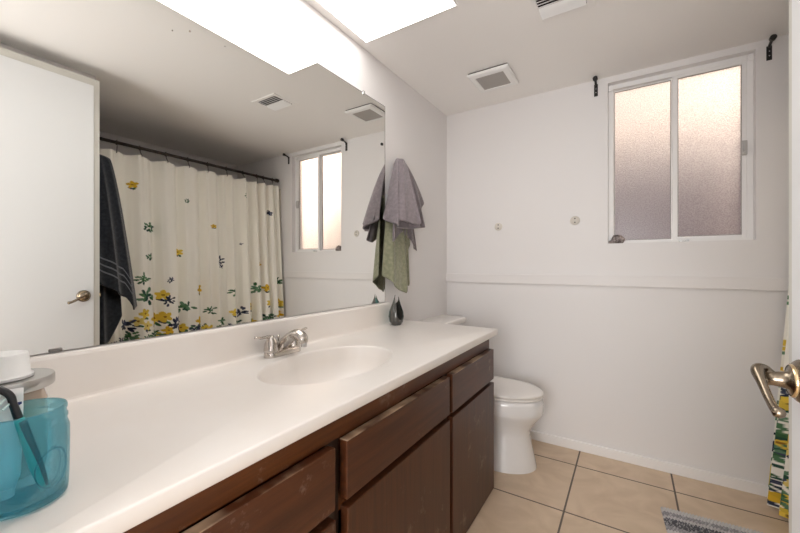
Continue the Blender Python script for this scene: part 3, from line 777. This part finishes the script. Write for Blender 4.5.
# printed pattern, painted in the cloth's own (y, z) coordinates
col = np.zeros((NZ, NY, 3)); col[:] = (.95, .93, .86)
rg = np.random.default_rng(11)
def blob(y, z, ry_, rz_, ang, c):
    m0, m1 = max(0, int((y-.08-CYA)/(CYB-CYA)*NY)), min(NY, int((y+.08-CYA)/(CYB-CYA)*NY)+1)
    if m1 <= m0: return
    r0 = int((1-(z+.08)/2.1)*NZ)-4; r1 = int((1-(z-.08)/2.1)*NZ)+5
    r0, r1 = max(0, r0), min(NZ, r1)
    if r1 <= r0: return
    dy = ys[None, m0:m1]-y; dz = Z[r0:r1, m0:m1]-z
    u = dy*math.cos(ang)+dz*math.sin(ang); v = -dy*math.sin(ang)+dz*math.cos(ang)
    w = (u/ry_)**2+(v/rz_)**2 < 1
    sub = col[r0:r1, m0:m1]; sub[w] = c
YEL = [(.80, .58, .08), (.72, .46, .04), (.82, .66, .20)]
GRN = [(.05, .13, .06), (.09, .20, .10), (.03, .085, .06), (.13, .25, .15)]
NAV = [(.022, .028, .055), (.04, .05, .085), (.06, .07, .12)]
def flower(y, z, r):
    c = YEL[rg.integers(3)]; a0 = rg.uniform(0, 6)
    leaf(y+.3*r, z-1.05*r, .5*r, GRN); leaf(y-.3*r, z-1.0*r, .5*r, NAV)
    for k in range(5):
        a = a0+k*2*PI/5; blob(y+.55*r*math.cos(a), z+.55*r*math.sin(a), .52*r, .36*r, a, tuple(np.array(c)*rg.uniform(.88, 1.1)))
    blob(y, z, .2*r, .2*r, 0, (.30, .16, .03))
def leaf(y, z, r, pal):
    a = rg.uniform(0, PI); blob(y, z, r, .45*r, a, pal[rg.integers(len(pal))])
def spray(y, z, r, pal, n=10):
    a0 = rg.uniform(0, 6)
    for k in range(n):
        a = a0+k*2*PI/n+rg.uniform(-.3, .3); q = r*rg.uniform(.15, .9)
        blob(y+q*math.cos(a), z+q*math.sin(a), (.31*r), .155*r, a+rg.uniform(-.5, .5), pal[rg.integers(len(pal))])
# dense border along the hem
for _ in range(520):
    y = rg.uniform(CYA, CYB); z = .02+.66*rg.uniform(0, 1)**1.1
    k = rg.integers(10)
    if k < 2: flower(y, z, rg.uniform(.026, .042))
    elif k < 7: spray(y, z, rg.uniform(.03, .055), GRN)
    else: spray(y, z, rg.uniform(.025, .045), NAV)
def c2(px, py):     # spot read off the mirror, carried to the curtain
    th = R(32.24); a = (px-400)/363.9
    dx = -math.sin(th)+a*math.cos(th); dy = math.cos(th)+a*math.sin(th)
    t = (1.251+2.0)/-dx
    return t*dy, 1.2353+(264.84-py)/363.9*t
crop = lambda x, y: c2(80+x*.4506, 120+y*.4506)
for x, y, r in ((118,143,.036),(223,293,.036),(262,375,.052),(292,236,.022),(398,320,.034),(178,388,.05),(135,428,.048),(122,445,.045),(165,440,.06),(180,436,.055),(140,455,.045),(185,465,.045),(225,460,.045),(257,443,.05),(333,425,.045),(372,413,.048),(408,372,.048),(412,405,.045),(435,405,.055),(433,430,.055),(275,462,.04)):
    flower(*crop(x, y), r*.78)
for x, y, r in ((155,238,.055),(238,180,.022),(153,303,.032),(368,168,.032),(140,390,.07),(133,352,.05),(232,415,.06),(335,380,.045),(387,374,.06),(282,422,.04),(305,445,.06),(110,480,.05),(160,475,.05),(435,358,.045),(412,435,.06)):
    spray(*crop(x, y), r, GRN, 13)
for x, y, r in ((193,355,.028),(310,312,.045),(422,207,.032),(357,275,.012),(205,450,.07),(100,455,.06),(188,400,.045),(352,425,.05),(250,460,.04),(315,325,.02)):
    spray(*crop(x, y), r, NAV, 13)
me = bpy.data.meshes.new('curtain_cloth')
idx = np.arange(NY*NZ).reshape(NZ, NY)
quads = np.stack([idx[:-1, :-1], idx[:-1, 1:], idx[1:, 1:], idx[1:, :-1]], -1).reshape(-1, 4)
me.vertices.add(NY*NZ); me.vertices.foreach_set('co', np.stack([Xg, Yg, Z], -1).astype(np.float32).ravel())
me.loops.add(quads.size); me.loops.foreach_set('vertex_index', quads.ravel().astype(np.int32))
me.polygons.add(len(quads)); me.polygons.foreach_set('loop_start', np.arange(0, quads.size, 4, dtype=np.int32)); me.polygons.foreach_set('loop_total', np.full(len(quads), 4, np.int32))
me.update(calc_edges=True); me.validate()
ca = me.color_attributes.new('print', 'FLOAT_COLOR', 'POINT')
ca.data.foreach_set('color', np.concatenate([col, np.ones((NZ, NY, 1))], -1).astype(np.float32).ravel())
me.polygons.foreach_set('use_smooth', np.ones(len(quads), bool))
M_cur = bpy.data.materials.new('printed_cotton'); M_cur.use_nodes = True
n = M_cur.node_tree; p = n.nodes['Principled BSDF']; p.inputs['Roughness'].default_value = .85; p.inputs['Specular IOR Level'].default_value = .15
at = n.nodes.new('ShaderNodeAttribute'); at.attribute_name = 'print'; n.links.new(at.outputs['Color'], p.inputs['Base Color'])
me.materials.append(M_cur)
cur = bpy.data.objects.new('shower_curtain', me); C.objects.link(cur)
tag(cur, 'cream shower curtain printed with yellow flowers and green leaves towards the hem', 'curtain')
ring0 = None
for k, y in enumerate(ring_y):
    xr = float(xfold(np.array(y), np.array(2.09)))
    pts = [(RX+.0165*math.sin(a), y, RZ+.0165*math.cos(a)) for a in np.linspace(-.4, PI*1.15, 14)] + [(RX-.008, y, RZ-.03), (xr-.007, y, 2.088), (xr-.001, y, 2.083)]
    lab = 'thin dark curtain ring, ' + ['nearest the open door', 'second from the open door', 'third from the open door', 'fourth from the open door', 'fifth from the open door', 'middle of the eleven on the rod', 'fifth from the window wall', 'fourth from the window wall', 'third from the window wall', 'second from the window wall', 'nearest the window wall'][k]
    o = obj('curtain_ring', tube(bmesh.new(), pts, 0.003, 8), M_bronze, smooth=True)
    tag(o, lab, 'curtain ring', 'rings along the shower rod')

# ------------------------------------------------------------------ bath mat
bm = bmesh.new()
W_, L_, nx, ny = .455, .60, 230, 240
def mz(i, j):
    u, v = i/nx*W_, j/ny*L_
    e = min(u, W_-u, v, L_-v)
    return .004+.013*min(1, e/.008)*(.35+.65*abs(math.sin(u*PI/.0125+(int(v/.013)%2)*PI/2))*abs(math.sin(v*PI/.013)))
g = [[bm.verts.new((i/nx*W_, -j/ny*L_, mz(i, j))) for i in range(nx+1)] for j in range(ny+1)]
for j in range(ny):
    for i in range(nx): bm.faces.new((g[j][i], g[j+1][i], g[j+1][i+1], g[j][i+1]))
def mat_rug():
    m = mat('woven_cotton', (.5, .5, .5), .95, spec=.1); n = m.node_tree; p = n.nodes['Principled BSDF']
    t = n.nodes.new('ShaderNodeTexCoord'); s = n.nodes.new('ShaderNodeSeparateXYZ'); n.links.new(t.outputs['Object'], s.inputs[0])
    nz = n.nodes.new('ShaderNodeTexNoise'); nz.inputs['Scale'].default_value = 40; n.links.new(t.outputs['Object'], nz.inputs['Vector'])
    ad = n.nodes.new('ShaderNodeMath'); ad.operation = 'MULTIPLY_ADD'; ad.inputs[1].default_value = .020; n.links.new(nz.outputs[0], ad.inputs[0]); n.links.new(s.outputs[1], ad.inputs[2])
    k = n.nodes.new('ShaderNodeMapRange'); k.inputs[1].default_value = -.55; k.inputs[2].default_value = .0; n.links.new(ad.outputs[0], k.inputs[0])
    r = n.nodes.new('ShaderNodeValToRGB'); r.color_ramp.interpolation = 'CONSTANT'
    e = r.color_ramp.elements
    stops = [(0, (.55, .53, .52)), (.15, (.16, .155, .165)), (.3, (.55, .53, .52)), (.42, (.18, .175, .185)), (.55, (.58, .56, .55)), (.68, (.30, .29, .30)), (.74, (.10, .10, .11)), (.845, (.50, .48, .48)), (.885, (.28, .27, .28)), (.945, (.56, .54, .53))]
    e[0].position = 0; e[0].color = (*stops[0][1], 1); e[1].position = stops[1][0]; e[1].color = (*stops[1][1], 1)
    for ps, c in stops[2:]:
        q = e.new(ps); q.color = (*c, 1)
    n.links.new(k.outputs[0], r.inputs[0])
    vo_ = n.nodes.new('ShaderNodeTexNoise'); vo_.inputs['Scale'].default_value = 130; n.links.new(t.outputs['Object'], vo_.inputs['Vector'])
    q_ = n.nodes.new('ShaderNodeValToRGB'); q_.color_ramp.elements[0].position = .52; q_.color_ramp.elements[1].position = .60; n.links.new(vo_.outputs[0], q_.inputs[0])
    mq = n.nodes.new('ShaderNodeMath'); mq.operation = 'MULTIPLY'; mq.inputs[1].default_value = .55; n.links.new(q_.outputs[0], mq.inputs[0])
    mm = n.nodes.new('ShaderNodeMix'); mm.data_type = 'RGBA'; mm.inputs[7].default_value = (.62, .60, .60, 1)
    n.links.new(mq.outputs[0], mm.inputs[0]); n.links.new(r.outputs[0], mm.inputs[6]); n.links.new(mm.outputs[2], p.inputs['Base Color'])
    return m
rug = obj('bath_mat', bm, mat_rug(), smooth=True, norm=False)
rug.location = (1.383, 2.268, .001); rug.rotation_euler = (0, 0, R(4))
tag(rug, 'grey and white striped woven bath mat on the floor in front of the tub', 'bath mat')
